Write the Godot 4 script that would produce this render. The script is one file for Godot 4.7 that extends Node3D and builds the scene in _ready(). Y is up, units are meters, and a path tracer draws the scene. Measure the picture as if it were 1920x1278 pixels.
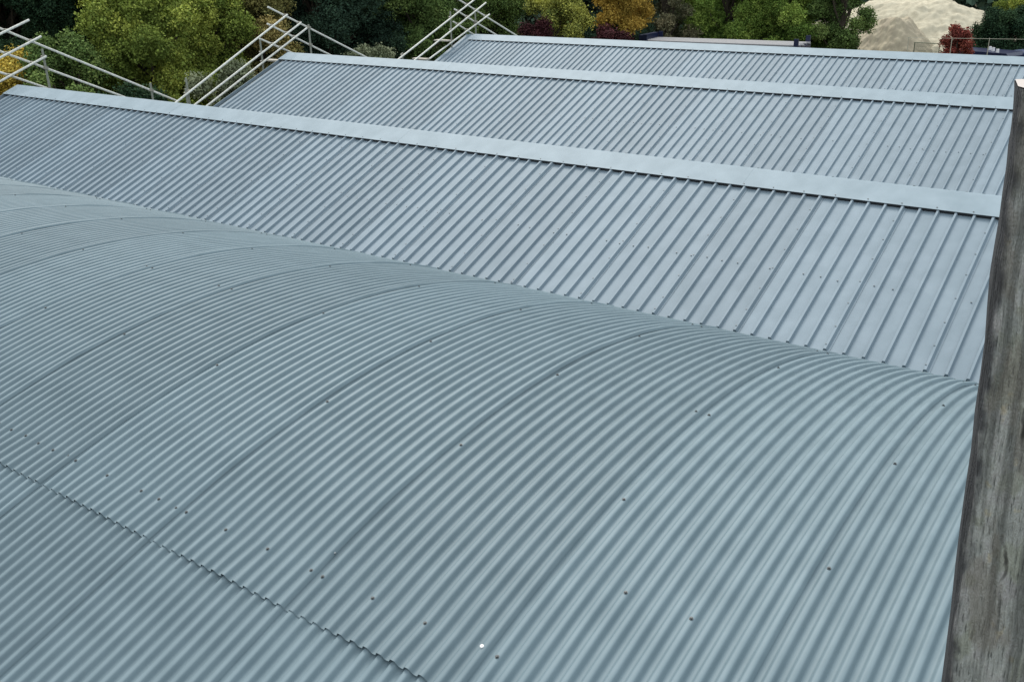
extends Node3D
# A multi-span roof seen from a scaffold: a curved corrugated roof in front, three ridged bays behind, scaffold rails at the
# far gables, autumn trees, a sand heap and parked vehicles beyond.  x runs along the ridges, y up, -z away (u = -z).

const GROUND_Y := -6.6
const TAN := 0.3888            # slope of the ridged bays
const PITCH := 1.336 / 13.0    # one corrugation of the curved roof
const AMP := 0.0175              # half the depth of a corrugation
const LAP_U := -8.83            # where the curved sheets lap over the lower ones
var used := {}
var M := {}
var rng := RandomNumberGenerator.new()

# ---------------------------------------------------------------- names, tags
func numbered(called: String) -> String:
	if not used.has(called):
		used[called] = 0
		return called
	used[called] += 1
	return "%s_%03d" % [called, used[called]]

func tag(o: Node, label: String, category: String, group := "") -> void:
	o.set_meta("label", label)
	o.set_meta("category", category)
	if group != "":
		o.set_meta("group", group)

func thing(called: String, label: String, category: String, at := Vector3.ZERO, turn := 0.0, group := "") -> Node3D:
	var o := Node3D.new()
	o.name = numbered(called)
	add_child(o)
	o.position = at
	o.rotation.y = turn
	tag(o, label, category, group)
	return o

func part(called: String, mesh: Mesh, mat: Material, parent: Node, at := Transform3D()) -> MeshInstance3D:
	var o := MeshInstance3D.new()
	o.mesh = mesh
	o.material_override = mat
	var n := called
	var k := 0
	while parent.has_node(n):
		k += 1
		n = "%s_%03d" % [called, k]
	o.name = n
	o.transform = at
	parent.add_child(o, true)
	return o

# ---------------------------------------------------------------- mesh helpers
func new_st() -> SurfaceTool:
	var st := SurfaceTool.new()
	st.begin(Mesh.PRIMITIVE_TRIANGLES)
	return st

func tri(st: SurfaceTool, a: Vector3, b: Vector3, c: Vector3, n: Vector3) -> void:
	if (b - a).cross(c - a).dot(n) > 0.0:
		var t := b
		b = c
		c = t
	for p in [a, b, c]:
		st.set_normal(n)
		st.add_vertex(p)

func quad(st: SurfaceTool, a: Vector3, b: Vector3, c: Vector3, d: Vector3, out: Vector3) -> void:
	var n := (b - a).cross(c - a)
	if n.length() < 1e-12:
		n = (c - a).cross(d - a)
	n = n.normalized()
	if n.dot(out) < 0.0:
		n = -n
	tri(st, a, b, c, n)
	tri(st, a, c, d, n)

func box(st: SurfaceTool, lo: Vector3, hi: Vector3, t := Transform3D()) -> void:
	var p := []
	for i in 8:
		p.append(t * Vector3(hi.x if i & 1 else lo.x, hi.y if i & 2 else lo.y, hi.z if i & 4 else lo.z))
	var b := t.basis
	quad(st, p[0], p[1], p[3], p[2], -b.z)
	quad(st, p[4], p[5], p[7], p[6], b.z)
	quad(st, p[0], p[4], p[6], p[2], -b.x)
	quad(st, p[1], p[5], p[7], p[3], b.x)
	quad(st, p[0], p[1], p[5], p[4], -b.y)
	quad(st, p[2], p[3], p[7], p[6], b.y)

func tube(st: SurfaceTool, a: Vector3, b: Vector3, r0: float, r1: float, n := 10, caps := true) -> void:
	var d := (b - a).normalized()
	var s := d.cross(Vector3.UP if absf(d.y) < 0.9 else Vector3.RIGHT).normalized()
	var t := d.cross(s)
	for i in n:
		var e0 := TAU * i / n
		var e1 := TAU * (i + 1) / n
		var n0 := s * cos(e0) + t * sin(e0)
		var n1 := s * cos(e1) + t * sin(e1)
		var q := [a + n0 * r0, a + n1 * r0, b + n1 * r1, b + n0 * r1]
		var nn := [n0, n1, n1, n0]
		var order := [0, 1, 2, 0, 2, 3]
		if (q[1] - q[0]).cross(q[2] - q[0]).dot(n0) > 0.0:
			order = [0, 2, 1, 0, 3, 2]
		for k in order:
			st.set_normal(nn[k])
			st.add_vertex(q[k])
		if caps:
			tri(st, a, q[0], q[1], -d)
			tri(st, b, q[3], q[2], d)

func prism(st: SurfaceTool, outline: PackedVector2Array, x0: float, x1: float) -> void:
	# outline in (u, y); extruded along x
	var c := Vector2.ZERO
	for p in outline:
		c += p / outline.size()
	for i in outline.size():
		var p := outline[i]
		var q := outline[(i + 1) % outline.size()]
		var m := (p + q) / 2 - c
		var e := (q - p).orthogonal()
		if e.dot(m) < 0.0:
			e = -e
		quad(st, Vector3(x0, p.y, -p.x), Vector3(x1, p.y, -p.x), Vector3(x1, q.y, -q.x), Vector3(x0, q.y, -q.x), Vector3(0, e.y, -e.x))
	var idx := Geometry2D.triangulate_polygon(outline)
	for k in range(0, idx.size(), 3):
		for x in [x0, x1]:
			tri(st, Vector3(x, outline[idx[k]].y, -outline[idx[k]].x), Vector3(x, outline[idx[k + 1]].y, -outline[idx[k + 1]].x), Vector3(x, outline[idx[k + 2]].y, -outline[idx[k + 2]].x), Vector3(1 if x == x1 else -1, 0, 0))

func sheet_grid(rows: Array, up := Vector3.UP) -> ArrayMesh:
	# a smooth surface through rows of points, normals towards up
	var nr := rows.size()
	var nc: int = rows[0].size()
	var v := PackedVector3Array()
	for r in rows:
		v.append_array(r)
	var nm := PackedVector3Array()
	nm.resize(v.size())
	for i in nr:
		for j in nc:
			var a := v[maxi(i - 1, 0) * nc + j]
			var b := v[mini(i + 1, nr - 1) * nc + j]
			var c := v[i * nc + maxi(j - 1, 0)]
			var d := v[i * nc + mini(j + 1, nc - 1)]
			var n := (b - a).cross(d - c).normalized()
			nm[i * nc + j] = n if n.dot(up) > 0.0 else -n
	var ix := PackedInt32Array()
	for i in nr - 1:
		for j in nc - 1:
			var p := i * nc + j
			var n := (v[p + 1] - v[p]).cross(v[p + nc] - v[p])
			if n.dot(up) > 0.0:
				ix.append_array([p, p + nc, p + 1, p + 1, p + nc, p + nc + 1])
			else:
				ix.append_array([p, p + 1, p + nc, p + 1, p + nc + 1, p + nc])
	var arr := []
	arr.resize(Mesh.ARRAY_MAX)
	arr[Mesh.ARRAY_VERTEX] = v
	arr[Mesh.ARRAY_NORMAL] = nm
	arr[Mesh.ARRAY_INDEX] = ix
	var m := ArrayMesh.new()
	m.add_surface_from_arrays(Mesh.PRIMITIVE_TRIANGLES, arr)
	return m

func multi(called: String, mesh: Mesh, mat: Material, xf: Array, parent: Node, cols := PackedColorArray()) -> MultiMeshInstance3D:
	var mm := MultiMesh.new()
	mm.transform_format = MultiMesh.TRANSFORM_3D
	mm.use_colors = cols.size() > 0
	mm.mesh = mesh
	mm.instance_count = xf.size()
	for i in xf.size():
		mm.set_instance_transform(i, xf[i])
		if cols.size() > 0:
			mm.set_instance_color(i, cols[i])
	var o := MultiMeshInstance3D.new()
	o.multimesh = mm
	o.material_override = mat
	o.name = called
	parent.add_child(o, true)
	return o

# ---------------------------------------------------------------- materials
func flat(r: float, g: float, b: float, rough := 0.8, metal := 0.0) -> StandardMaterial3D:
	var m := StandardMaterial3D.new()
	m.albedo_color = Color(r, g, b).linear_to_srgb()
	m.roughness = rough
	m.metallic = metal
	return m

func noise_tex(freq: float, lo: Color, hi: Color, size := 512, sd := 1, octaves := 4) -> NoiseTexture2D:
	var n := FastNoiseLite.new()
	n.noise_type = FastNoiseLite.TYPE_SIMPLEX
	n.seed = sd
	n.frequency = freq
	n.fractal_octaves = octaves
	var t := NoiseTexture2D.new()
	t.width = size
	t.height = size
	t.seamless = true
	t.noise = n
	var g := Gradient.new()
	g.set_color(0, lo)
	g.set_color(1, hi)
	t.color_ramp = g
	return t

func wood_image(w: int, h: int) -> Array:
	var fine := FastNoiseLite.new()
	fine.seed = 4
	fine.frequency = 0.16
	fine.fractal_octaves = 3
	var wide := FastNoiseLite.new()
	wide.seed = 9
	wide.frequency = 0.02
	wide.fractal_octaves = 4
	var spots := FastNoiseLite.new()
	spots.seed = 21
	spots.frequency = 0.013
	spots.fractal_octaves = 5
	var moss := FastNoiseLite.new()
	moss.seed = 33
	moss.frequency = 0.011
	moss.fractal_octaves = 5
	var im := Image.create(w, h, false, Image.FORMAT_RGB8)
	var bump := Image.create(w, h, false, Image.FORMAT_RGB8)
	for y in h:
		for x in w:
			var f := fine.get_noise_2d(x * 1.25, y * 0.1)
			var g := fine.get_noise_2d(x * 3.4 + 300.0, y * 0.9 + 90.0)
			var d := wide.get_noise_2d(x * 1.0, y * 0.62)
			var s := spots.get_noise_2d(x * 1.3, y * 0.8)
			var mo := moss.get_noise_2d(x * 1.2, y * 0.7)
			var grain := clampf(0.5 + 0.42 * f + 0.28 * g + 0.55 * d, 0.0, 1.0)
			var c := Color(0.50, 0.515, 0.505).lerp(Color(0.78, 0.785, 0.765), grain * 0.72 + 0.14)
			c = c.lerp(Color(0.58, 0.57, 0.575), clampf(d * 1.4, 0.0, 0.6))
			c = c.lerp(Color(0.54, 0.56, 0.49), clampf(mo * 2.0 - 0.15, 0.0, 0.45))
			c = c.lerp(Color(0.76, 0.69, 0.53), clampf((s - 0.42) * 3.0, 0.0, 0.4))
			c = c.lerp(Color(0.16, 0.17, 0.165), clampf((-f - 0.40) * 3.0, 0.0, 0.5))
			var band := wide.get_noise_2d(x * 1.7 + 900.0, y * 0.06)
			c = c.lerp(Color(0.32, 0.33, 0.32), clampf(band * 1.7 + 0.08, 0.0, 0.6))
			c = c.lerp(Color(0.47, 0.45, 0.42), clampf(spots.get_noise_2d(x * 1.2 + 400.0, y * 0.35) * 2.0, 0.0, 0.5))
			# long drying cracks
			for cx in [0.30, 0.46, 0.61, 0.74]:
				var off := absf(float(x) / w - cx - 0.03 * wide.get_noise_2d(cx * 900.0, y * 0.35))
				var deep := clampf(0.25 + 1.6 * wide.get_noise_2d(cx * 500.0 + 70.0, y * 0.5), 0.0, 1.0)
				c = c.lerp(Color(0.15, 0.15, 0.14), deep * (1.0 - smoothstep(0.002, 0.008, off)) * 0.8)
			# the left side face of the post is coloured darker
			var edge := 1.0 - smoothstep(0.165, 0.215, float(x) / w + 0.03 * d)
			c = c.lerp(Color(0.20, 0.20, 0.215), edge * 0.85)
			im.set_pixel(x, y, c)
			var hgt := clampf(0.5 + 0.6 * f + 0.2 * g + 0.2 * d, 0.0, 1.0)
			bump.set_pixel(x, y, Color(hgt, hgt, hgt))
	bump.bump_map_to_normal_map(6.0)
	return [ImageTexture.create_from_image(im), ImageTexture.create_from_image(bump)]

func roof_paint(r: float, g: float, b: float, rough: float) -> StandardMaterial3D:
	var m := flat(r, g, b, rough)
	m.albedo_texture = M["mottle"]
	m.uv1_triplanar = true
	m.uv1_world_triplanar = true
	m.uv1_scale = Vector3.ONE * 0.37
	m.metallic_specular = 0.4
	return m

func make_materials() -> void:
	M["mottle"] = noise_tex(0.012, Color(0.89, 0.905, 0.91), Color(1, 1, 1), 512, 7, 5)
	for i in 3:
		var k: float = [1.0, 0.95, 1.045][i]
		M["curved%d" % i] = roof_paint(0.176 * k, 0.238 * k, 0.268 * k, 0.58)
		M["box%d" % i] = roof_paint(0.216 * k, 0.276 * k, 0.322 * k, 0.62)
	M["flashing"] = roof_paint(0.248, 0.318, 0.364, 0.6)
	M["screw"] = flat(0.055, 0.065, 0.07, 0.5)
	M["pale_screw"] = flat(0.13, 0.16, 0.18, 0.5)
	M["white_cap"] = flat(0.8, 0.8, 0.8, 0.5)
	M["clad"] = flat(0.16, 0.18, 0.19, 0.7)
	M["filler"] = flat(0.02, 0.022, 0.025, 0.9)
	M["gutter"] = flat(0.12, 0.14, 0.15, 0.6)
	var galv := flat(0.85, 0.85, 0.80, 0.5, 0.0)
	galv.albedo_texture = noise_tex(0.03, Color(0.72, 0.72, 0.7), Color(1, 1, 1), 256, 3)
	galv.uv1_triplanar = true
	galv.uv1_world_triplanar = true
	galv.uv1_scale = Vector3.ONE * 1.7
	M["galv"] = galv
	M["old_galv"] = flat(0.22, 0.23, 0.19, 0.65)
	M["coupler"] = flat(0.25, 0.24, 0.2, 0.6)
	M["board"] = flat(0.45, 0.42, 0.36, 0.85)
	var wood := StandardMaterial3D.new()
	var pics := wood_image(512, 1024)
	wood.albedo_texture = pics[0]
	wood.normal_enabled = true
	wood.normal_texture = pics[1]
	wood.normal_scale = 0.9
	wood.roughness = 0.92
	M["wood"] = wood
	M["cut_wood"] = flat(0.5, 0.45, 0.42, 0.9)
	var soil := flat(1, 1, 1, 0.95)
	soil.albedo_texture = noise_tex(0.01, Color(0.22, 0.23, 0.13), Color(0.42, 0.37, 0.28), 512, 12, 5)
	soil.uv1_triplanar = true
	soil.uv1_world_triplanar = true
	soil.uv1_scale = Vector3.ONE * 0.07
	M["soil"] = soil
	var sand := flat(1, 1, 1, 0.95)
	sand.albedo_texture = noise_tex(0.02, Color(0.63, 0.60, 0.52), Color(0.81, 0.78, 0.69), 512, 15, 5)
	sand.uv1_triplanar = true
	sand.uv1_world_triplanar = true
	sand.uv1_scale = Vector3.ONE * 0.16
	M["sand"] = sand
	var grit := sand.duplicate()
	grit.albedo_texture = noise_tex(0.03, Color(0.58, 0.54, 0.47), Color(0.74, 0.70, 0.60), 256, 18, 5)
	M["grit"] = grit
	M["bark"] = flat(0.07, 0.055, 0.04, 0.95)
	var leaf := StandardMaterial3D.new()
	leaf.vertex_color_use_as_albedo = true
	leaf.roughness = 0.9
	leaf.metallic_specular = 0.2
	leaf.backlight_enabled = true
	leaf.backlight = Color(0.25, 0.25, 0.12)
	M["leaf"] = leaf
	M["navy"] = flat(0.012, 0.018, 0.055, 0.35)
	M["slate_blue"] = flat(0.13, 0.16, 0.25, 0.3)
	M["rubber"] = flat(0.02, 0.02, 0.02, 0.9)
	M["steel"] = flat(0.5, 0.5, 0.5, 0.4, 0.6)
	M["dark_glass"] = flat(0.015, 0.018, 0.02, 0.08)
	M["white_lens"] = flat(0.85, 0.85, 0.85, 0.2)
	M["green_mesh"] = flat(0.10, 0.13, 0.08, 0.7)
	M["pale_rail"] = flat(0.4, 0.39, 0.31, 0.6)
	M["pole"] = flat(0.26, 0.26, 0.27, 0.6)

# ---------------------------------------------------------------- the curved roof
func curve_y(u: float) -> float:
	if u < LAP_U:
		return curve_y(LAP_U) + (u - LAP_U) * 0.3053
	var v := u + 6.0
	return -0.2413 - 0.0083 * v - 0.0571 * v * v - 0.0004 * v * v * v

func curve_slope(u: float) -> float:
	var v := u + 6.0
	return 0.3053 if u < LAP_U else -0.0083 - 0.1142 * v - 0.0012 * v * v

func corrugated(x0: float, u0: float, u1: float, nu: int, base: float, amp: float, edge_gap: float, end_gap: float, sd: int) -> ArrayMesh:
	# one sheet of 13 corrugations, its right edge lapping over the next sheet and its lower end standing a little off the sheet below
	var nz := FastNoiseLite.new()
	nz.seed = sd
	nz.frequency = 0.55
	var rows := []
	var segs := 16
	for i in range(-15, 12 * segs + 6):
		var s := float(i) / segs
		var row := PackedVector3Array()
		for j in nu + 1:
			var u := lerpf(u0, u1, float(j) / nu)
			var k := curve_slope(u)
			var n := Vector2(-k, 1.0).normalized()
			var lap := smoothstep(11.2, 12.25, s)
			var gap := edge_gap * (0.55 + 0.9 * nz.get_noise_2d(u * 1.4, 3.0))
			var lift := base + lap * maxf(gap, 0.003) + 0.0012 * nz.get_noise_2d(s * 0.6, u * 2.0)
			if end_gap > 0.0:
				var e := 1.0 - smoothstep(0.0, 0.30, u - u0)
				var across := sin(PI * clampf((s - 0.4) / 12.6, 0.0, 1.0))
				lift += e * end_gap * (0.12 + across * (0.75 + 0.7 * nz.get_noise_2d(s * 0.5, 40.0)))
			var h := lift + amp * tanh(1.9 * cos(TAU * s)) / tanh(1.9)
			row.append(Vector3(x0 + s * PITCH, curve_y(u) + n.y * h, -(u + n.x * h)))
		rows.append(row)
	return sheet_grid(rows)

func build_curved_roof() -> void:
	var roof := thing("curved_roof", "wide curved roof of blue grey corrugated sheets filling the foreground", "roof", Vector3(0, 0, 0))
	var seam0 := -6.116
	var step := 1.336
	var screws := []
	for i in range(-11, 8):
		var x := seam0 + step * i
		part("curved_sheet", corrugated(x, LAP_U, -2.12, 44, 0.0, AMP, 0.018 if i < 3 else 0.013, 0.021, 100 + i), M["curved%d" % posmod(i * 7 + 1, 3)], roof)
		part("lower_sheet", corrugated(x, -10.9, -8.62, 10, -0.004, AMP, 0.010, 0.0, 200 + i), M["curved%d" % posmod(i * 5 + 2, 3)], roof)
		# screws on the crests: rows over the purlins, doubled at the seams
		rng.seed = 900 + i
		for u in [-8.55, -7.15, -5.875, -4.48, -3.12]:
			var on := [13.0]
			if u == -8.55:
				on = [4.0, 8.0, 12.0, 13.0]
				if i == 0:
					on = [2.0, 4.0, 6.0, 8.0, 10.0, 12.0, 13.0]
				elif i == 1:
					on = [4.0, 8.0, 10.0, 12.0, 13.0]
				elif i == 4:
					on = [4.0, 8.0]
			elif u == -5.875:
				on = [12.0, 13.0] if i in [-2, 3, -5, -7] else ([11.0, 13.0] if i == -1 else [13.0])
			elif u == -3.12:
				on = [12.0, 13.0]
			for s in on:
				var uu: float = u + rng.randf_range(-0.008, 0.008)
				if i == 4 and u == -8.55:
					uu += 0.7
				var k := curve_slope(uu)
				var n := Vector3(0, 1, k).normalized()
				var hh := AMP + (0.003 if s > 11.5 and s < 12.5 else 0.0)
				var at := Vector3(x + s * PITCH, curve_y(uu), -uu) + n * hh
				if i == 3 and s == 12.0 and u == -8.55:
					continue
				screws.append(Transform3D(Basis(Vector3.RIGHT, n, Vector3.RIGHT.cross(n)), at))
	var so := multi("roof_screws", screw_mesh(), M["screw"], screws, roof)
	so.set_meta("kind", "stuff")
	for p in [[-0.885, -8.531, 12.0], [-2.163, -8.382, 13.0]]:
		var k := curve_slope(p[1])
		var n := Vector3(0, 1, k).normalized()
		var st := new_st()
		var cr := 0.016 if p[2] == 12.0 else 0.009
		tube(st, Vector3.ZERO, n * 0.016, cr, cr * 0.7, 10)
		part("screw_cap", st.commit(), M["white_cap"] if p[2] == 12.0 else M["pale_screw"], roof, Transform3D(Basis(), Vector3(p[0], curve_y(p[1]), -p[1]) + n * 0.014))
	# eave gutter and the walls that carry the roof
	var st2 := new_st()
	var ye := curve_y(-10.9)
	box(st2, Vector3(-21.2, ye - 0.16, 10.86), Vector3(3.2, ye - 0.14, 11.0))
	box(st2, Vector3(-21.2, ye - 0.14, 10.99), Vector3(3.2, ye - 0.05, 11.0))
	part("gutter", st2.commit(), M["gutter"], roof)
	var st3 := new_st()
	box(st3, Vector3(-21.1, GROUND_Y, 10.6), Vector3(3.1, ye - 0.03, 10.8))
	part("front_wall", st3.commit(), M["clad"], roof)
	for x in [-21.1, 2.9]:
		var o := PackedVector2Array([Vector2(-10.6, GROUND_Y), Vector2(-10.6, ye - 0.05)])
		for j in 21:
			var u := lerpf(-10.5, -2.2, j / 20.0)
			o.append(Vector2(u, curve_y(u) - 0.06))
		o.append(Vector2(-2.2, GROUND_Y))
		var st4 := new_st()
		prism(st4, o, x, x + 0.2)
		part("gable_wall", st4.commit(), M["clad"], roof)

func screw_mesh() -> ArrayMesh:
	var st := new_st()
	tube(st, Vector3(0, -0.003, 0), Vector3(0, 0.003, 0), 0.0122, 0.0122, 10)
	tube(st, Vector3(0, 0.003, 0), Vector3(0, 0.010, 0), 0.0075, 0.007, 6)
	return st.commit()

# ---------------------------------------------------------------- the ridged bays
func box_sheet(len_: float, lip := 0.02) -> ArrayMesh:
	# a metre-wide box-profile sheet: x across from -1 to 0 (its right rib centred on x = 0), z along the slope downwards, y outwards
	var prof := PackedVector2Array()
	var half_top := 0.012
	var run := 0.011
	var h := 0.036
	var inner := 0.0
	prof.append(Vector2(-1.0 + half_top + run - 0.004, 0.0))
	for k in range(4, -1, -1):
		var c := -0.2 * k
		if k == 0:
			inner = 0.0035
		prof.append(Vector2(c - half_top - run, 0.0 + inner * 0.3))
		prof.append(Vector2(c - half_top, h + inner))
		prof.append(Vector2(c + half_top, h + inner))
		prof.append(Vector2(c + half_top + run + inner, inner * 1.2))
	prof.append(Vector2(half_top + run + 0.004 + lip, 0.0042))
	var st := new_st()
	for i in prof.size() - 1:
		var a := prof[i]
		var b := prof[i + 1]
		quad(st, Vector3(a.x, a.y, 0), Vector3(b.x, b.y, 0), Vector3(b.x, b.y, len_), Vector3(a.x, a.y, len_), Vector3(a.y - b.y, b.x - a.x, 0))
	for k in 5:
		var c := -0.2 * k
		quad(st, Vector3(c - half_top - run, 0, len_ - 0.004), Vector3(c - half_top, h, len_ - 0.004), Vector3(c + half_top, h, len_ - 0.004), Vector3(c + half_top + run, 0, len_ - 0.004), Vector3(0, 0, 1))
	return st.commit()

func flashing_piece(len_: float, w: float) -> ArrayMesh:
	# ridge cap, x along the ridge from 0 to len_, both wings falling from the peak at the origin
	var st := new_st()
	var low := w * TAN
	var pts := [Vector2(-w - 0.002, -low - 0.0012), Vector2(-w, -low), Vector2(-0.03, -0.013), Vector2(0, -0.006), Vector2(0.03, -0.013), Vector2(w, -low), Vector2(w + 0.002, -low - 0.0012)]
	for i in pts.size() - 1:
		var a: Vector2 = pts[i]
		var b: Vector2 = pts[i + 1]
		var up := Vector3(0, 1, 0)
		if i == 0:
			up = Vector3(0, 0.1, 1)
		elif i == pts.size() - 2:
			up = Vector3(0, 0.1, -1)
		quad(st, Vector3(0, a.y, -a.x), Vector3(len_, a.y, -a.x), Vector3(len_, b.y, -b.x), Vector3(0, b.y, -b.x), up)
	# the rounded edge of the free end
	quad(st, Vector3(len_, -0.006, 0), Vector3(len_, -low, w), Vector3(len_, -low - 0.003, w), Vector3(len_, -0.009, 0), Vector3.RIGHT)
	return st.commit()

func build_bay(label: String, u_edge: float, y_edge: float, phase: float, left: float, near_len: float, far_len: float, valley_before: float) -> void:
	# u_edge, y_edge: lower edge of the near wing of the ridge flashing; phase: x of a sheet lap
	var roof := thing("ridged_roof", label, "roof", Vector3.ZERO, 0.0, "ridged roof bays one behind another")
	var w := 0.4
	var peak := Vector3(0, y_edge + w * TAN + 0.014, -(u_edge + w))
	var c := cos(atan(TAN))
	var s := sin(atan(TAN))
	var down := Vector3(0, -s, c)          # towards the viewer
	var out := Vector3(0, c, s)
	var near_mesh := box_sheet(near_len)
	var far_mesh := box_sheet(far_len)
	var screws := []
	var lap_screws := []
	var x := phase + 3.0
	var n := 0
	var top := peak - out * 0.048
	while x > left + 0.3:
		var b := Basis(Vector3.RIGHT, out, down)
		var far_down := Vector3(0, -s, -c)
		var far_out := Vector3(0, c, -s)
		var mesh := near_mesh
		var far := far_mesh
		var wid := 1.0
		part("roof_sheet", mesh, M["box%d" % posmod(n * 5 + int(u_edge), 3)], roof, Transform3D(b, top + Vector3(x, 0, 0)))
		part("far_roof_sheet", far, M["box%d" % posmod(n * 7 + 1, 3)], roof, Transform3D(Basis(Vector3.LEFT, far_out, far_down), top + Vector3(x - wid, 0, 0)))
		# stitching screws down the lapped rib and fixings over the purlins
		var t := 0.75
		rng.seed = 50 + n + int(u_edge * 10)
		while t < near_len:
			lap_screws.append(Transform3D(Basis(Vector3.LEFT, out, -down) * Basis(Vector3.BACK, 0.0), top + Vector3(x - 0.012, 0, 0) + out * 0.037 + down * t))
			t += 0.4 + rng.randf_range(-0.03, 0.03)
		lap_screws.append(Transform3D(b, top + Vector3(x - 0.01, 0, 0) + out * 0.037 + down * (near_len - 0.07)))
		for tt in [1.93]:
			if tt < near_len:
				for k in 5:
					if rng.randf() < 0.4:
						continue
					screws.append(Transform3D(b, top + Vector3(x - 0.06 - 0.2 * k, 0, 0) + out * 0.003 + down * (tt + rng.randf_range(-0.02, 0.02))))
		x -= wid
		n += 1
	var so := multi("fixing_screws", small_screw(), M["pale_screw"], screws + lap_screws, roof)
	so.set_meta("kind", "stuff")
	# ridge flashing in lengths of 3 m, each lapping the next by a little
	var fx := left - 0.05
	var k2 := 0
	var ticks := []
	while fx < 3.0:
		var l := minf(3.0, 3.2 - fx)
		part("ridge_flashing", flashing_piece(l + 0.1, w), M["flashing"], roof, Transform3D(Basis(), peak + Vector3(fx, 0.0 + 0.0012 * (k2 % 2), 0.0)))
		fx += 3.0
		k2 += 1
	var fl := new_st()
	box(fl, Vector3(left + 0.05, 0.001, w / c - 0.05), Vector3(3.0, 0.042, w / c - 0.005), Transform3D(Basis(Vector3.RIGHT, out, down), top))
	part("ridge_filler", fl.commit(), M["filler"], roof)
	x = phase + 3.0
	while x > left:
		ticks.append(Transform3D(Basis(Vector3.RIGHT, out, down), peak + Vector3(x - 0.02, 0, 0) + down * (w / c - 0.035) + out * -0.003))
		x -= 0.4
	var ft := multi("flashing_screws", small_screw(), M["screw"], ticks, roof)
	ft.set_meta("kind", "stuff")
	# verge trim at the far left gable
	for side in [1.0, -1.0]:
		var d := Vector3(0, -s, c * side)
		var o := Vector3(0, c, s * side)
		var st := new_st()
		var t := Transform3D(Basis(Vector3.RIGHT, o, d), top)
		box(st, Vector3(left - 0.03, -0.05, 0.3), Vector3(left - 0.012, 0.036, near_len if side > 0 else far_len), t)
		part("verge_trim", st.commit(), M["box0"], roof)
	# gable walls
	for gx in [left + 0.02, 2.9]:
		var st := new_st()
		var du_n := near_len * c
		var du_f := far_len * c
		var yt := peak.y - 0.1
		prism(st, PackedVector2Array([Vector2(-peak.z - du_n, GROUND_Y), Vector2(-peak.z - du_n, yt - near_len * s), Vector2(-peak.z, yt), Vector2(-peak.z + du_f, yt - far_len * s), Vector2(-peak.z + du_f, GROUND_Y)]), gx, gx + 0.2)
		part("gable_wall", st.commit(), M["clad"], roof)
	# valley gutter behind
	var sg := new_st()
	var vy := peak.y - far_len * s - 0.06
	box(sg, Vector3(left, vy - 0.02, peak.z - far_len * c - 0.12), Vector3(3.1, vy, peak.z - far_len * c + 0.12))
	part("valley_gutter", sg.commit(), M["gutter"], roof)

func small_screw() -> ArrayMesh:
	var st := new_st()
	tube(st, Vector3(0, -0.002, 0), Vector3(0, 0.009, 0), 0.009, 0.008, 8)
	return st.commit()

# ---------------------------------------------------------------- scaffold at the gables
func build_scaffold(label: String, x: float, rails: Array, posts: Array, stubs: Array) -> void:
	var s := thing("scaffold", label, "scaffold", Vector3(x, GROUND_Y, -rails[0][0].x), 0.0, "guard rail scaffolds at the far gables")
	var off := -s.position
	var post_lines := []
	for p in posts:
		var st := new_st()
		var a := Vector3(x - 0.03, GROUND_Y, -p.x) + off
		var b := Vector3(x - 0.03 + p.z, p.y, -p.x + p.z * 0.4) + off
		tube(st, a, b, 0.027, 0.027, 10)
		part("upright", st.commit(), M["old_galv"], s)
		post_lines.append(p)
	for r in rails:
		var dx := 0.026 if r[2] == 0 else -0.082
		var st := new_st()
		var a := Vector3(x + dx, r[0].y, -r[0].x) + off
		var b := Vector3(x + dx, r[1].y, -r[1].x) + off
		tube(st, a, b, 0.027, 0.027, 12)
		part("guard_rail", st.commit(), M["galv"], s)
	# couplers where a rail passes an upright
	for p in post_lines:
		for r in rails:
			var f: float = (p.x - r[0].x) / (r[1].x - r[0].x)
			if f > 0.0 and f < 1.0:
				var y: float = lerpf(r[0].y, r[1].y, f)
				if y < p.y + 0.02:
					var st := new_st()
					box(st, Vector3(-0.07, -0.035, -0.04), Vector3(0.035, 0.035, 0.04))
					part("coupler", st.commit(), M["coupler"], s, Transform3D(Basis(Vector3.RIGHT, 0.35 if r[2] == 0 else -0.35), Vector3(x - 0.012, y, -p.x) + off))
	# swivel couplers where the near rails cross the far ones at the apex
	for r in rails:
		for q in rails:
			if r[2] == 0 and q[2] == 1:
				var k0: float = (r[1].y - r[0].y) / (r[1].x - r[0].x)
				var k1: float = (q[1].y - q[0].y) / (q[1].x - q[0].x)
				var u: float = (q[0].y - r[0].y + k0 * r[0].x - k1 * q[0].x) / (k0 - k1)
				if u > maxf(r[0].x, q[0].x) and u < minf(r[1].x, q[1].x):
					var st := new_st()
					box(st, Vector3(-0.10, -0.034, -0.034), Vector3(0.05, 0.034, 0.034))
					part("coupler", st.commit(), M["coupler"], s, Transform3D(Basis(), Vector3(x - 0.03, r[0].y + k0 * (u - r[0].x), -u) + off))
	for b in stubs:
		var st := new_st()
		box(st, Vector3(x - 0.5, b[0].y - 0.02, -b[1].x) + off, Vector3(x + 0.1, b[0].y + 0.02, -b[0].x) + off)
		part("scaffold_board", st.commit(), M["board"], s)

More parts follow.
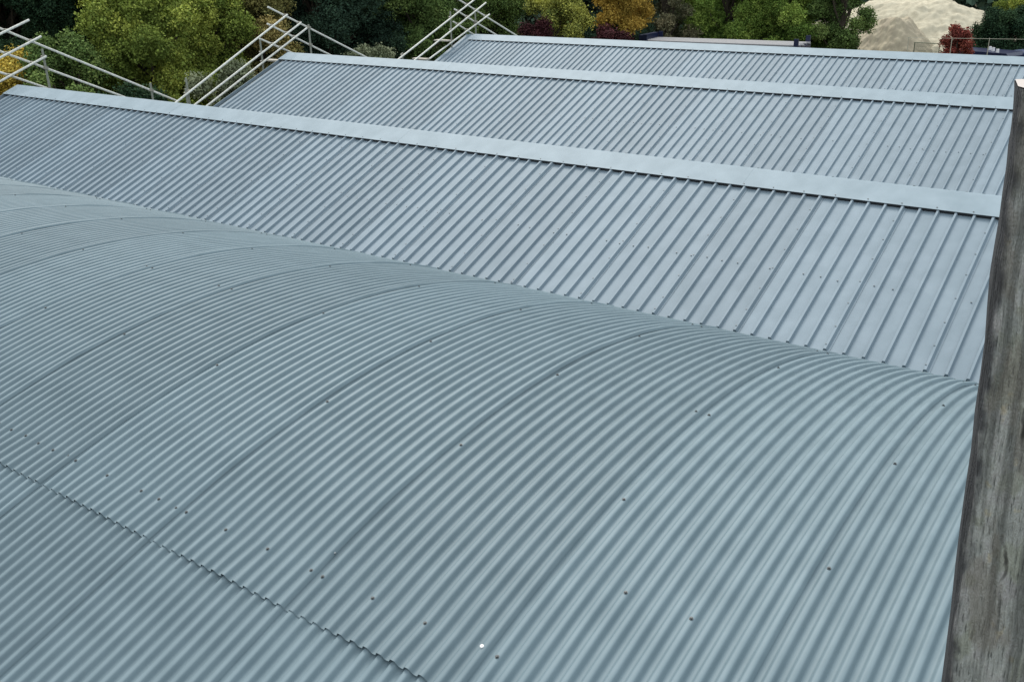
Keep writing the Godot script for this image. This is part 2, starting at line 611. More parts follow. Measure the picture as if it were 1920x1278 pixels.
# ---------------------------------------------------------------- trees
func leaf_clump(sd: int, leaf: float, count: int, spread: float, tint := Color.WHITE) -> ArrayMesh:
	var rng := RandomNumberGenerator.new()
	rng.seed = sd
	var st := new_st()
	for i in count:
		var dir := Vector3(rng.randfn(), rng.randfn() * 0.8, rng.randfn()).normalized()
		var p := dir * spread * sqrt(rng.randf())
		var n := (dir * 0.7 + Vector3(rng.randfn(), rng.randfn() + 0.9, rng.randfn()) * 0.6).normalized()
		var a := n.cross(Vector3(rng.randfn(), rng.randfn(), rng.randfn())).normalized()
		var b := n.cross(a)
		var l := leaf * rng.randf_range(0.7, 1.3)
		var wd := l * rng.randf_range(0.28, 0.4)
		var q := [p - a * l * 0.5, p + b * wd - a * l * 0.05, p + a * l * 0.5, p - b * wd - a * l * 0.05]
		st.set_color(Color(tint.r, tint.g, tint.b) * rng.randf_range(0.84, 1.18) if tint != Color.WHITE else Color.WHITE)
		quad(st, q[0], q[1], q[2], q[3], n)
	return st.commit()

func blend(pal: Array, t: float) -> Color:
	var f := clampf(t, 0.0, 0.999) * (pal.size() - 1)
	var i := int(f)
	return pal[i].lerp(pal[i + 1], f - i)

func tree(called: String, label: String, category: String, at: Vector2, height: float, radius: float, crown_from: float, pal: Array, sd: int, density := 1.0, flat_top := 0.9, group := "") -> void:
	var t := thing(called, label, category, Vector3(at.x, GROUND_Y, at.y), 0.0, group)
	rng.seed = sd
	var lobes := []
	var nl := int(clampf(9.0 + radius * 9.0, 14.0, 46.0))
	var mid := (height + crown_from) / 2.0
	var hh := (height - crown_from) / 2.0
	for i in nl:
		var a := TAU * (i * 0.382 + rng.randf_range(-0.1, 0.1))
		var z := lerpf(-0.8, flat_top, (i + 0.5) / nl)
		var rr := sqrt(maxf(0.05, 1.0 - z * z)) * radius * rng.randf_range(0.4, 0.95)
		var lr := radius * rng.randf_range(0.19, 0.36)
		lobes.append([Vector3(cos(a) * rr, mid + z * (hh - lr * 0.5), sin(a) * rr), lr, rng.randf()])
	for i in 6:
		var e := TAU * i / 6.0 + rng.randf()
		lobes.append([Vector3(cos(e) * radius * 0.28, lerpf(crown_from + radius * 0.25, height - radius * 0.4, (i + 0.5) / 6.0), sin(e) * radius * 0.28), radius * rng.randf_range(0.34, 0.44), rng.randf() * 0.5])
	# trunk and limbs
	var st := new_st()
	var r0 := 0.025 * height + 0.04
	var fork := Vector3(rng.randf_range(-0.2, 0.2), maxf(crown_from, 0.3) + 0.25 * hh, rng.randf_range(-0.2, 0.2))
	tube(st, Vector3(0, -0.1, 0), fork, r0, r0 * 0.65, 9, false)
	tube(st, fork, Vector3(fork.x * 1.5, height - radius * 0.3, fork.z * 1.5), r0 * 0.65, r0 * 0.12, 8, false)
	for l in lobes:
		var from := fork.lerp(Vector3(fork.x, maxf(fork.y, l[0].y - l[1]), fork.z), 0.6)
		var elbow: Vector3 = from.lerp(l[0], 0.55) + Vector3(0, -0.12 * radius, 0)
		tube(st, from, elbow, r0 * 0.36, r0 * 0.22, 6, false)
		tube(st, elbow, l[0], r0 * 0.22, r0 * 0.07, 6, false)
	part("trunk", st.commit(), M["bark"], t)
	# crown: leaf clumps through the lobes, thick at their skins, thin between them
	var tones := clump_tones(pal)
	var cs := SurfaceTool.new()
	for l in lobes:
		var lr: float = l[1]
		var n := int(density * (26.0 + lr * lr * 150.0))
		for i in n:
			var d := Vector3(rng.randfn(), rng.randfn() + 0.25, rng.randfn()).normalized()
			var k := pow(rng.randf(), 0.45) * (1.0 + 0.18 * sin(d.x * 5.0 + l[2] * 9.0) * sin(d.y * 6.0 + d.z * 4.0))
			var p: Vector3 = l[0] + Vector3(d.x, d.y * 0.82, d.z) * lr * k
			if p.y < 0.1:
				continue
			var b := Basis(Vector3(rng.randfn(), rng.randfn(), rng.randfn()).normalized(), rng.randf() * TAU)
			var tone := clampi(int((l[2] * 0.5 + rng.randf() * 0.5) * 8.0), 0, 7)
			cs.append_from(tones[tone], 0, Transform3D(b.scaled(Vector3.ONE * rng.randf_range(0.7, 1.3)), p))
	part("crown", cs.commit(), M["leaf"], t)

func clump_tones(pal: Array) -> Array:
	var key := str(pal)
	if not M.has(key):
		var made := []
		for k in 8:
			made.append(leaf_clump(300 + k, 0.094, 28, 0.26, blend(pal, (k + 0.5) / 8.0)))
		M[key] = made
	return M[key]

func build_trees() -> void:
	M["far_clump"] = leaf_clump(31, 0.5, 22, 1.0)
	M["reed_clump"] = leaf_clump(41, 0.22, 18, 0.45)
	var dark := [Color(0.019, 0.042, 0.025), Color(0.035, 0.067, 0.035), Color(0.054, 0.095, 0.042)]
	var deep := [Color(0.026, 0.050, 0.038), Color(0.046, 0.082, 0.053), Color(0.069, 0.115, 0.064)]
	var mid := [Color(0.045, 0.078, 0.028), Color(0.123, 0.189, 0.057), Color(0.274, 0.349, 0.108)]
	var olive_bright := [Color(0.073, 0.112, 0.026), Color(0.207, 0.262, 0.055), Color(0.510, 0.540, 0.111)]
	var rust_olive := [Color(0.081, 0.091, 0.035), Color(0.231, 0.212, 0.075), Color(0.490, 0.370, 0.141)]
	var grey_green := [Color(0.074, 0.094, 0.054), Color(0.169, 0.194, 0.117), Color(0.315, 0.339, 0.212)]
	var yellow := [Color(0.272, 0.253, 0.058), Color(0.629, 0.465, 0.096), Color(0.670, 0.670, 0.120)]
	var gold := [Color(0.241, 0.170, 0.037), Color(0.553, 0.366, 0.079), Color(0.660, 0.476, 0.113)]
	var yellow_green := [Color(0.083, 0.124, 0.036), Color(0.370, 0.370, 0.089), Color(0.672, 0.672, 0.150)]
	var burgundy := [Color(0.030, 0.016, 0.016), Color(0.063, 0.022, 0.026), Color(0.097, 0.035, 0.035)]
	var red := [Color(0.100, 0.028, 0.026), Color(0.197, 0.053, 0.042), Color(0.330, 0.101, 0.068)]
	var brown := [Color(0.091, 0.105, 0.058), Color(0.195, 0.188, 0.109), Color(0.297, 0.257, 0.152)]
	var fresh := [Color(0.053, 0.101, 0.024), Color(0.176, 0.272, 0.058), Color(0.419, 0.530, 0.116)]
	var blue_green := [Color(0.035, 0.064, 0.047), Color(0.063, 0.101, 0.071), Color(0.097, 0.134, 0.089)]
	# at, height, radius, crown from, palette, seed
	tree("yellow_tree", "golden yellow tree at the far left edge behind the nearest scaffold rails", "tree", Vector2(-37.0, -8.4), 6.2, 1.7, 0.8, yellow, 1)
	tree("dark_tree", "tall dark green tree in the top left corner behind the yellow tree", "tree", Vector2(-48, -15.0), 12.0, 4.6, 1.5, dark, 2)
	tree("round_tree", "mid green rounded tree just right of the nearest scaffold's upright", "tree", Vector2(-34.6, -9.6), 7.0, 1.75, 1.0, mid, 3, 1.1)
	tree("olive_tree", "large yellow-olive leafy tree above the nearest ridge's left half", "tree", Vector2(-34.6, -13.2), 8.6, 2.7, 1.6, olive_bright, 4, 1.15)
	tree("olive_tree", "yellow-olive tree between the large olive tree and the rusty one", "tree", Vector2(-35.4, -16.4), 8.6, 2.3, 2.6, olive_bright, 5, 1.1)
	tree("rusty_tree", "rusty brown-olive tree left of the second scaffold's apex", "tree", Vector2(-35.2, -19.4), 8.8, 2.3, 2.2, rust_olive, 6, 1.1)
	tree("evergreen_tree", "broad dark blue-green tree right of the second scaffold's apex", "tree", Vector2(-37.0, -25.6), 11.0, 4.2, 0.8, deep, 7, 0.9)
	tree("willow_shrub", "grey-green shrub behind the second scaffold's long rails", "shrub", Vector2(-26.4, -10.6), 6.2, 1.5, 0.2, grey_green, 8, 1.1)
	tree("willow_shrub", "grey-green shrub above the second ridge, left of the third scaffold", "shrub", Vector2(-31.2, -22.9), 5.3, 1.8, 0.2, grey_green, 9, 1.1)
	tree("green_tree", "mid green tree with yellowish top behind the third scaffold's rails", "tree", Vector2(-34.5, -30.6), 9.5, 3.0, 2.2, mid, 10, 1.05)
	tree("olive_green_tree", "olive green tree beside the burgundy shrub right of the third apex", "tree", Vector2(-34.4, -36.4), 8.5, 2.6, 1.6, mid, 11)
	tree("burgundy_shrub", "dark burgundy shrub right beside the third scaffold's apex", "shrub", Vector2(-26.2, -29.5), 6.2, 1.15, 0.3, burgundy, 12, 1.2)
	tree("yellow_green_tree", "green tree turning yellow between the two burgundy shrubs", "tree", Vector2(-28.6, -34.9), 7.6, 2.0, 0.8, yellow_green, 13, 1.1)
	tree("golden_tree", "bright golden-orange tree behind the right burgundy shrub", "tree", Vector2(-26.5, -38.7), 9.0, 1.75, 4.3, gold, 14, 1.1)
	tree("burgundy_shrub", "dark burgundy shrub under the bright golden tree", "shrub", Vector2(-23.1, -31.4), 5.8, 1.35, 0.2, burgundy, 15, 1.2)
	tree("brownish_tree", "thin greyish-brown tree between the golden tree and the big green one", "tree", Vector2(-28.6, -48.3), 8.8, 1.9, 0.5, brown, 16, 0.8)
	tree("leafy_tree", "large fresh green tree over the left end of the lorry's load", "tree", Vector2(-25.8, -51.4), 9.5, 3.0, 0.4, fresh, 17, 1.3)
	tree("leafy_tree", "large fresh green tree over the right end of the lorry's load", "tree", Vector2(-21.6, -51.8), 9.5, 3.1, 0.4, fresh, 18, 1.3)
	tree("leafy_tree", "fresh green tree right beside the sand heap", "tree", Vector2(-18.3, -51.5), 8.8, 1.95, 0.3, mid, 19, 1.2)
	tree("red_shrub", "brick red shrub in front of the sand heap", "shrub", Vector2(-10.9, -48.7), 4.75, 1.05, 0.5, red, 20, 1.1)
	tree("dark_round_tree", "dark green tree at the right edge behind the parked vans", "tree", Vector2(-10.2, -59.2), 5.1, 2.1, 0.4, dark, 21, 1.2)
	tree("yellowing_tree", "yellow-green tree top in the upper right corner above the dark green tree", "tree", Vector2(-11.5, -72.5), 5.9, 1.9, 0.6, olive_bright, 22)
	tree("tall_dark_tree", "tall dark tree behind the large olive tree, top left", "tree", Vector2(-46.5, -20.5), 12.0, 4.4, 1.0, dark, 23, 0.8)
	tree("tall_dark_tree", "tall dark tree behind the rusty tree and the second scaffold", "tree", Vector2(-43.6, -28.4), 12.0, 4.4, 1.0, deep, 24, 0.8)
	tree("low_tree", "low dark green tree behind the nearest scaffold's falling rails", "tree", Vector2(-29.8, -9.2), 5.3, 1.8, 0.2, dark, 25, 1.0)
	tree("low_tree", "low dark green tree between the two grey-green shrubs", "tree", Vector2(-30.5, -19.0), 4.4, 2.0, 0.2, dark, 26, 1.0)
	tree("tall_dark_tree", "tall dark tree between the blue-green tree and the third scaffold", "tree", Vector2(-39.5, -33.0), 11.5, 3.6, 0.8, dark, 27, 0.9)
	tree("tall_dark_tree", "tall dark tree behind the golden and yellow-green trees", "tree", Vector2(-32.6, -46.5), 11.0, 4.0, 0.8, deep, 28, 0.8)
	tree("low_tree", "low dark tree at the foot of the third scaffold's rails", "tree", Vector2(-29.8, -28.2), 4.2, 1.7, 0.2, dark, 29, 1.0)
	# the wood that closes the view far behind
	var xf := []
	var cols := PackedColorArray()
	rng.seed = 77
	for i in 9000:
		var a := rng.randf_range(-2.9, -1.1)
		var d := rng.randf_range(104.0, 126.0)
		var top := 6.0 + 6.0 * sin(a * 23.0) * sin(a * 57.0 + 1.0) + 3.0 * sin(a * 131.0)
		var y := GROUND_Y + rng.randf_range(0.0, 9.0 + top)
		xf.append(Transform3D(Basis(Vector3(rng.randfn(), rng.randfn(), rng.randfn()).normalized(), rng.randf() * TAU).scaled(Vector3.ONE * rng.randf_range(0.9, 1.7)), Vector3(cos(a) * d, y, 12.0 + sin(a) * d)))
		cols.append(blend(blue_green, 0.5 + 0.5 * sin(a * 40.0) * rng.randf()) * rng.randf_range(0.8, 1.3))
	var w := multi("far_woodland", M["far_clump"], M["leaf"], xf, self, cols)
	w.set_meta("kind", "stuff")
	tag(w, "dark blue-green woodland closing the view behind all the trees", "woodland")
	# brambles and weeds between the trees
	xf = []
	cols = PackedColorArray()
	for i in 9000:
		var x := rng.randf_range(-44.0, -24.0)
		var z := rng.randf_range(-48.0, -3.0)
		var y := GROUND_Y + rng.randf_range(0.0, 1.9) * (0.5 + 0.5 * sin(x * 0.9) * sin(z * 0.7))
		xf.append(Transform3D(Basis(Vector3(rng.randfn(), rng.randfn(), rng.randfn()).normalized(), rng.randf() * TAU).scaled(Vector3.ONE * rng.randf_range(0.9, 1.6)), Vector3(x, y, z)))
		cols.append(blend([Color(0.014, 0.026, 0.010), Color(0.035, 0.05, 0.016), Color(0.06, 0.07, 0.03)], rng.randf()))
	var u := multi("undergrowth", M["reed_clump"], M["leaf"], xf, self, cols)
	u.set_meta("kind", "stuff")
	tag(u, "rough green undergrowth between the trees behind the gables", "undergrowth")

# ---------------------------------------------------------------- yard: heaps, fence, vehicles
func heap_mesh(rx: float, rz: float, h: float, flat_: float, sd: int) -> ArrayMesh:
	var nz := FastNoiseLite.new()
	nz.seed = sd
	nz.frequency = 0.35
	nz.fractal_octaves = 4
	var rows := []
	var n := 110
	for i in n + 1:
		var row := PackedVector3Array()
		for j in n + 1:
			var x := lerpf(-rx, rx, float(i) / n)
			var z := lerpf(-rz, rz, float(j) / n)
			var r := sqrt(pow(x / rx, 2.0) + pow(z / rz, 2.0))
			r += 0.05 * nz.get_noise_2d(x * 0.6, z * 0.6)
			var y := h * clampf((1.0 - r) / (1.0 - flat_), -0.04, 1.0)
			y = lerpf(y, h * (1.0 - exp(-1.6 * maxf(y, 0.0) / h)) / (1.0 - exp(-1.6)), 0.35)
			row.append(Vector3(x, y + (0.26 * nz.get_noise_2d(x * 1.4 + 50.0, z * 1.4) + 0.16 * nz.get_noise_2d(x * 5.0, z * 5.0 + 20.0)) * clampf(y, 0.0, 1.0), z))
		rows.append(row)
	return sheet_grid(rows)

func build_yard() -> void:
	var h := MeshInstance3D.new()
	h.mesh = heap_mesh(12.5, 8.0, 4.75, 0.22, 5)
	h.material_override = M["sand"]
	h.name = "sand_heap"
	add_child(h)
	h.position = Vector3(-17.9, GROUND_Y, -66.0)
	tag(h, "big pale cream heap of sand with a flat top beyond the last ridge", "heap")
	var g := MeshInstance3D.new()
	g.mesh = heap_mesh(4.4, 3.6, 3.9, 0.22, 8)
	g.material_override = M["grit"]
	g.name = "grit_heap"
	add_child(g)
	g.position = Vector3(-17.7, GROUND_Y, -60.6)
	tag(g, "small grey-brown gravel heap against the left foot of the sand heap", "heap")
	# rail fence
	var f0 := Vector3(-11.98, GROUND_Y, -42.3)
	var f1 := Vector3(-7.99, GROUND_Y, -43.17)
	var f := thing("rail_fence", "thin pale metal rail fence in front of the red shrub", "fence", f0)
	var fd := f1 - f0
	for k in [0.03, 0.53, 0.95, 1.5]:
		var st := new_st()
		tube(st, fd * k, fd * k + Vector3(0, 4.5, 0), 0.017, 0.017, 8)
		part("fence_post", st.commit(), M["pale_rail"], f)
	for y in [4.46, 3.1, 1.7]:
		var st := new_st()
		tube(st, Vector3(0, y, 0), fd * 1.55 + Vector3(0, y, 0), 0.009, 0.009, 8)
		part("rail", st.commit(), M["pale_rail"], f)
	# mesh barrier
	var b := thing("mesh_barrier", "small dark green mesh barrier left of the red shrub", "barrier", Vector3(-12.8, GROUND_Y, -50.3), -0.2)
	var fr := new_st()
	for x in [-0.75, 0.75]:
		tube(fr, Vector3(x, 0, 0), Vector3(x, 3.45, 0), 0.025, 0.025, 8)
	for y in [0.15, 3.43]:
		tube(fr, Vector3(-0.75, y, 0), Vector3(0.75, y, 0), 0.02, 0.02, 8)
	part("frame", fr.commit(), M["green_mesh"], b)
	var wires := new_st()
	for k in 24:
		tube(wires, Vector3(-0.72 + 0.0626 * k, 0.15, 0), Vector3(-0.72 + 0.0626 * k, 3.43, 0), 0.006, 0.006, 5, false)
	for k in 14:
		tube(wires, Vector3(-0.75, 0.35 + 0.22 * k, 0), Vector3(0.75, 0.35 + 0.22 * k, 0), 0.006, 0.006, 5, false)
	var wo := part("wire_mesh", wires.commit(), M["green_mesh"], b)
	wo.set_meta("kind", "stuff")
	van("dark blue van with white roof lamps parked right of the red shrub", Vector3(-11.1, GROUND_Y, -55.7), 1.25, M["navy"], 2.62, true)
	van("slate blue van with a pale roof at the right edge beyond the last ridge", Vector3(-8.2, GROUND_Y, -56.6), 1.2, M["slate_blue"], 2.55, false)
	lorry()

func van(label: String, at: Vector3, turn: float, paint: Material, h: float, lamps: bool) -> void:
	var v := thing("van", label, "van", at, turn, "vans parked in the yard")
	# side outline in (u along, y up); the nose is at +u; extruded across x
	var o := PackedVector2Array([Vector2(-2.6, 0.45), Vector2(-2.65, 1.0), Vector2(-2.58, h - 0.18), Vector2(-2.4, h), Vector2(1.0, h), Vector2(1.25, h - 0.08), Vector2(2.0, 1.35), Vector2(2.7, 1.12), Vector2(2.85, 0.95), Vector2(2.88, 0.45)])
	var st := new_st()
	prism(st, o, -0.98, 0.98)
	part("body", st.commit(), paint, v)
	var ws := new_st()
	quad(ws, Vector3(-0.86, h - 0.22, -1.40), Vector3(0.86, h - 0.22, -1.40), Vector3(0.9, 1.45, -1.975), Vector3(-0.9, 1.45, -1.975), Vector3(0, 1, -1))
	part("windscreen", ws.commit(), M["dark_glass"], v)
	for x in [-0.985, 0.985]:
		var sw := new_st()
		box(sw, Vector3(x - 0.004, 1.45, -1.45), Vector3(x + 0.004, h - 0.45, -0.35))
		part("side_window", sw.commit(), M["dark_glass"], v)
		var mr := new_st()
		box(mr, Vector3(x * 1.02 - 0.08, 1.4, -1.75), Vector3(x * 1.02 + 0.08, 1.65, -1.65))
		part("mirror", mr.commit(), M["rubber"], v)
		var hl := new_st()
		box(hl, Vector3(x * 0.8 - 0.14, 0.82, -2.9), Vector3(x * 0.8 + 0.14, 0.98, -2.8))
		part("headlight", hl.commit(), M["white_lens"], v)
		for z in [-1.75, 1.7]:
			var wl := new_st()
			tube(wl, Vector3(x - 0.13, 0.34, z), Vector3(x + 0.03, 0.34, z), 0.34, 0.34, 20)
			var w := part("wheel", wl.commit(), M["rubber"], v)
			var rm := new_st()
			tube(rm, Vector3(x + 0.028 * signf(x) , 0.34, z), Vector3(x + 0.045 * signf(x), 0.34, z), 0.2, 0.19, 16)
			part("rim", rm.commit(), M["steel"], w)
	var bp := new_st()
	box(bp, Vector3(-0.95, 0.35, -2.96), Vector3(0.95, 0.6, -2.86))
	part("front_bumper", bp.commit(), M["rubber"], v)
	bp = new_st()
	box(bp, Vector3(-0.95, 0.35, 2.62), Vector3(0.95, 0.6, 2.72))
	part("rear_bumper", bp.commit(), M["rubber"], v)
	if lamps:
		for x in [-0.7, -0.1, 0.35]:
			var lp := new_st()
			tube(lp, Vector3(x, h, 1.0 - x), Vector3(x, h + 0.2, 1.0 - x), 0.1, 0.08, 10)
			part("roof_lamp", lp.commit(), M["white_lens"], v)

func lorry() -> void:
	# nose towards -x of its own axes; lies across the view
	var a := Vector3(-27.0, GROUND_Y, -42.8)
	var b := Vector3(-17.9, GROUND_Y, -43.3)
	var d := (b - a).normalized()
	var l := thing("lorry", "dark blue lorry with a load rack beyond the last ridge", "lorry", (a + b) / 2, atan2(-d.z, d.x))
	var st := new_st()
	box(st, Vector3(-4.5, 0.6, -0.45), Vector3(4.9, 0.95, 0.45))
	part("chassis", st.commit(), M["rubber"], l)
	st = new_st()
	box(st, Vector3(-3.2, 0.95, -1.2), Vector3(5.0, 1.15, 1.2))
	part("load_bed", st.commit(), M["board"], l)
	st = new_st()
	prism(st, PackedVector2Array([Vector2(-1.2, 0.5), Vector2(-1.2, 2.7), Vector2(-1.05, 2.85), Vector2(1.05, 2.85), Vector2(1.2, 2.7), Vector2(1.2, 0.5)]), -5.3, -3.5)
	part("cab", st.commit(), M["navy"], l)
	st = new_st()
	box(st, Vector3(-5.32, 1.55, -1.0), Vector3(-5.29, 2.5, 1.0))
	part("windscreen", st.commit(), M["dark_glass"], l)
	for x in [-4.3, 4.7]:
		st = new_st()
		for z in [-1.1, 1.1]:
			box(st, Vector3(x - 0.12, 1.1, z - 0.07), Vector3(x + 0.12, 4.2, z + 0.07))
		box(st, Vector3(x - 0.14, 3.3, -1.2), Vector3(x + 0.14, 3.74, 1.2))
		if x < 0.0:
			box(st, Vector3(x - 0.45, 2.9, -1.03), Vector3(x - 0.13, 4.15, 1.03))
		part("rack_frame", st.commit(), M["navy"], l)
	st = new_st()
	box(st, Vector3(-3.1, 1.15, -1.15), Vector3(4.5, 3.66, 1.15))
	part("tarpaulin_body", st.commit(), M["rubber"], l)
	for x in [-4.4, 2.6, 3.9]:
		for z in [-1.0, 1.0]:
			st = new_st()
			tube(st, Vector3(x, 0.48, z - 0.16), Vector3(x, 0.48, z + 0.16), 0.48, 0.48, 20)
			var w := part("wheel", st.commit(), M["rubber"], l)
			st = new_st()
			tube(st, Vector3(x, 0.48, z + 0.15 * signf(z)), Vector3(x, 0.48, z + 0.19 * signf(z)), 0.27, 0.25, 16)
			part("rim", st.commit(), M["steel"], w)
	var bun := thing("pole_bundle", "long pale poles lying on the rack of the dark blue lorry", "poles", (a + b) / 2 + Vector3(0, 3.74, 0), atan2(-d.z, d.x))
	for k in 7:
		st = new_st()
		var z := -0.9 + 0.3 * k
		tube(st, Vector3(-4.6 + 0.1 * (k % 3), 0.07, z), Vector3(4.9 - 0.12 * (k % 4), 0.07, z), 0.07, 0.07, 10)
		part("pole", st.commit(), M["pole"], bun)

# ---------------------------------------------------------------- the post beside the camera
func build_post(eye: Vector3) -> void:
	var top := Vector3(1.7100, 2.9450, 11.0497)
	var low := Vector3(1.7352, 2.3432, 11.0464)
	var ax := (low - top).normalized()
	var look := ((top + low) / 2 - eye).normalized()
	var n := (-look - ax * (-look).dot(ax)).normalized()
	n = n.rotated(ax, deg_to_rad(9.0))
	if ax.cross(n).dot(look) * signf(ax.cross(n).dot(Vector3(0.8, 0, -0.5))) < 0.0:
		n = n.rotated(ax, deg_to_rad(-18.0))
	var r := ax.cross(n).normalized()         # to the right along the front face
	if r.dot(Vector3(0.8, 0, -0.5)) < 0.0:
		r = -r
	var p := thing("timber_post", "weathered grey timber post standing close at the right edge", "post", top + ax * ((top.y - GROUND_Y) / -ax.y))
	var off := -p.position
	var nz := FastNoiseLite.new()
	nz.seed = 6
	nz.frequency = 1.0
	var w := 0.15
	var dp := 0.06
	var rows := 90
	var total := (top.y - GROUND_Y) / -ax.y
	# section going round: back left, front left (chamfered), front right, back right
	var sec := [Vector2(0.004, -dp), Vector2(0.0, -0.016), Vector2(0.0035, -0.004), Vector2(0.010, 0.0), Vector2(w * 0.35, 0.0015), Vector2(w * 0.7, 0.001), Vector2(w - 0.008, 0.0), Vector2(w, -0.008), Vector2(w, -dp)]
	var per := [0.0]
	for i in range(1, sec.size() + 1):
		per.append(per[i - 1] + sec[i % sec.size()].distance_to(sec[i - 1]))
	var st := new_st()
	for i in rows:
		for k in sec.size():
			var q := []
			var uv := []
			for c in [[i, k], [i, k + 1], [i + 1, k + 1], [i + 1, k]]:
				var t: float = total * pow(float(c[0]) / rows, 1.9)
				var kk: int = c[1] % sec.size()
				var s2: Vector2 = sec[kk]
				var wob := nz.get_noise_2d(t * 9.0, kk * 17.0) * 0.0028 + nz.get_noise_2d(t * 40.0, kk * 5.0 + 9.0) * 0.0012
				q.append(top + ax * t + r * (s2.x + wob) + n * (s2.y + wob * 0.7) + off)
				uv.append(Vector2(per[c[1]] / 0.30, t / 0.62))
			var nn: Vector3 = (q[1] - q[0]).cross(q[3] - q[0]).normalized()
			var mid_out: Vector3 = (q[0] + q[1]) / 2 - (top + ax * (total * pow(float(i) / rows, 1.9)) + r * w / 2 - n * dp / 2 + off)
			if nn.dot(mid_out) < 0.0:
				nn = -nn
			var order := [0, 1, 2, 0, 2, 3]
			if (q[1] - q[0]).cross(q[2] - q[0]).dot(nn) > 0.0:
				order = [0, 2, 1, 0, 3, 2]
			for j in order:
				st.set_uv(uv[j])
				st.set_normal(nn)
				st.add_vertex(q[j])
	st.generate_tangents()
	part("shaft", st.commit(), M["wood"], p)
	var ct := new_st()
	var c0 := Vector3.ZERO
	for s2 in sec:
		c0 += (top + r * s2.x + n * s2.y) / sec.size()
	c0 += -ax * 0.004
	for k in sec.size():
		var s0: Vector2 = sec[k]
		var s1: Vector2 = sec[(k + 1) % sec.size()]
		tri(ct, c0 + off, top + r * s0.x + n * s0.y - ax * 0.001 + off, top + r * s1.x + n * s1.y - ax * 0.001 + off, -ax)
	part("cut_end", ct.commit(), M["cut_wood"], p)

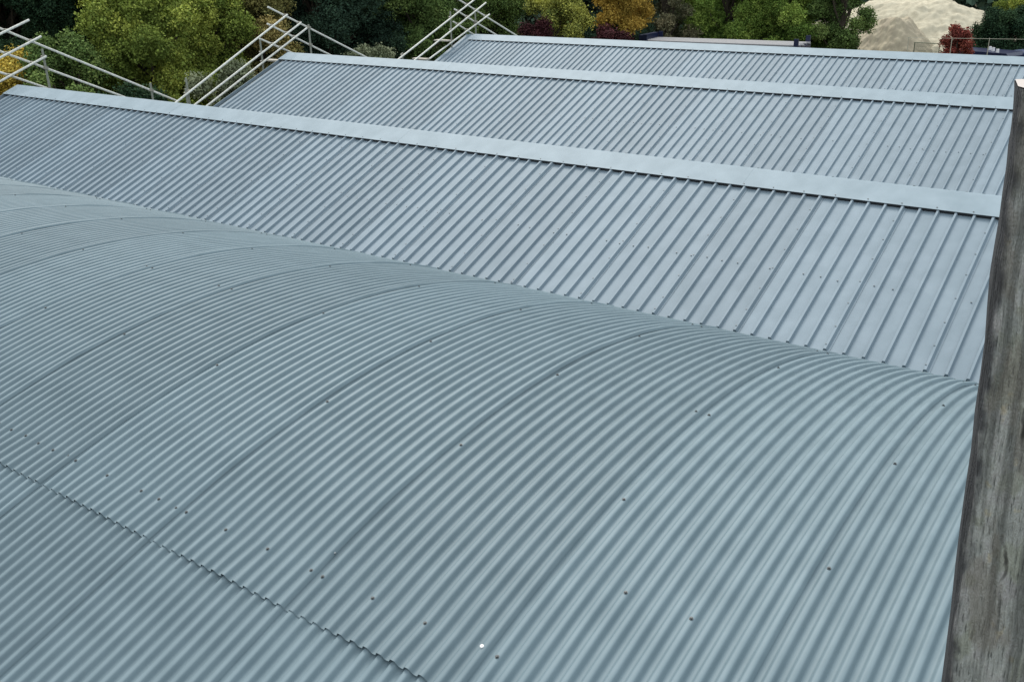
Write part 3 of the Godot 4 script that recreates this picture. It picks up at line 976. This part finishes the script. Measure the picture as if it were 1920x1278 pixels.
# ---------------------------------------------------------------- the scene
func _ready() -> void:
	var cam := Camera3D.new()
	cam.name = "camera"
	add_child(cam)
	var eye := Vector3(1.8456, 3.0700, 11.9575)
	cam.transform = Transform3D(Basis(Vector3(0.81564, -0.022999, -0.578102), Vector3(-0.203045, 0.924275, -0.323246), Vector3(0.54176, 0.381033, 0.749206)).orthonormalized(), eye)
	cam.keep_aspect = Camera3D.KEEP_HEIGHT
	cam.fov = 38.40
	cam.near = 0.05
	cam.far = 900.0
	cam.current = true
	var sky := ProceduralSkyMaterial.new()
	sky.sky_top_color = Color(0.93, 0.955, 0.975)
	sky.sky_horizon_color = Color(0.66, 0.705, 0.735)
	sky.sky_curve = 0.55
	sky.ground_horizon_color = Color(0.36, 0.38, 0.35)
	sky.ground_bottom_color = Color(0.2, 0.2, 0.18)
	sky.sky_energy_multiplier = 1.08
	sky.ground_energy_multiplier = 1.0
	sky.sun_angle_max = 60.0
	var env := Environment.new()
	env.background_mode = Environment.BG_SKY
	env.sky = Sky.new()
	env.sky.sky_material = sky
	env.ambient_light_source = Environment.AMBIENT_SOURCE_SKY
	env.tonemap_mode = Environment.TONE_MAPPER_LINEAR
	env.tonemap_exposure = 1.34
	env.sdfgi_enabled = true
	env.ssao_enabled = true
	env.ssil_enabled = true
	var we := WorldEnvironment.new()
	we.name = "world_environment"
	we.environment = env
	add_child(we)
	var sun := DirectionalLight3D.new()
	sun.name = "sun"
	sun.light_energy = 0.66
	sun.light_color = Color(1.0, 0.98, 0.95)
	sun.light_angular_distance = 24.0
	sun.shadow_enabled = true
	add_child(sun)
	sun.look_at_from_position(Vector3.ZERO, Vector3(0.46, -0.74, 0.42))
	make_materials()

	# ground
	var g := MeshInstance3D.new()
	var pm := PlaneMesh.new()
	pm.size = Vector2(1600, 1600)
	g.mesh = pm
	g.material_override = M["soil"]
	g.name = "ground"
	g.position = Vector3(0, GROUND_Y, 0)
	g.set_meta("kind", "structure")
	add_child(g)

	build_curved_roof()
	build_bay("nearest ridged roof of box-profile sheets, directly behind the curved roof", 0.0, 0.0, 0.0, -21.09, 3.085, 4.14, 0.0)
	build_bay("middle ridged roof of box-profile sheets, between the two other ridges", 7.7255, 0.0, -1.2468, -20.35, 4.14, 4.14, 0.0)
	build_bay("farthest ridged roof of box-profile sheets, nearest the trees", 16.1655, -0.1987, -2.4837, -20.01, 4.14, 4.14, 0.0)

	build_scaffold("scaffold rails crossing at the nearest ridge's gable, far left", -21.45,
		[[Vector2(-3.4, -1.0), Vector2(1.40, 0.69), 0], [Vector2(-3.4, -0.5), Vector2(1.37, 1.15), 0], [Vector2(-3.4, 0.02), Vector2(1.15, 1.54), 0],
		[Vector2(-0.1, 1.69), Vector2(4.97, -0.87), 1], [Vector2(-0.2, 1.17), Vector2(3.9, -0.80), 1], [Vector2(-0.3, 0.70), Vector2(3.0, -0.85), 1]],
		[Vector3(1.36, 0.86, 0.0), Vector3(4.18, -0.28, 0.0), Vector3(-2.2, 0.6, 0.0)], [])
	build_scaffold("scaffold rails in front of the middle ridge's gable", -20.8,
		[[Vector2(4.2, -0.85), Vector2(8.60, 1.15), 0], [Vector2(4.3, -1.2), Vector2(9.10, 0.89), 0], [Vector2(4.7, -1.28), Vector2(9.31, 0.72), 0],
		[Vector2(7.99, 1.40), Vector2(12.5, -0.68), 1], [Vector2(7.9, 0.95), Vector2(12.0, -0.96), 1], [Vector2(7.56, 0.57), Vector2(11.4, -1.1), 1]],
		[Vector3(9.44, 0.81, 0.0), Vector3(4.86, -0.20, -0.06), Vector3(4.78, -0.46, 0.0), Vector3(12.2, -0.42, 0.0), Vector3(7.52, 0.56, 0.0)], [[Vector2(8.0, -0.09), Vector2(8.22, -0.09)]])
	build_scaffold("smallest scaffold rails at the farthest ridge's gable", -20.4,
		[[Vector2(12.2, -0.76), Vector2(17.2, 1.14), 0], [Vector2(12.9, -0.92), Vector2(17.69, 0.93), 0], [Vector2(13.6, -0.94), Vector2(17.89, 0.52), 0],
		[Vector2(16.1, 1.19), Vector2(20.4, -0.68), 1], [Vector2(16.0, 0.82), Vector2(20.0, -0.94), 1], [Vector2(15.9, 0.42), Vector2(19.4, -1.2), 1]],
		[Vector3(17.11, 0.64, 0.0), Vector3(15.7, 0.76, 0.0), Vector3(13.1, -0.34, 0.0), Vector3(20.2, -0.5, 0.0)], [[Vector2(14.1, -0.66), Vector2(14.32, -0.66)], [Vector2(15.3, -0.17), Vector2(15.52, -0.17)]])

	build_post(eye)
	build_trees()
	build_yard()
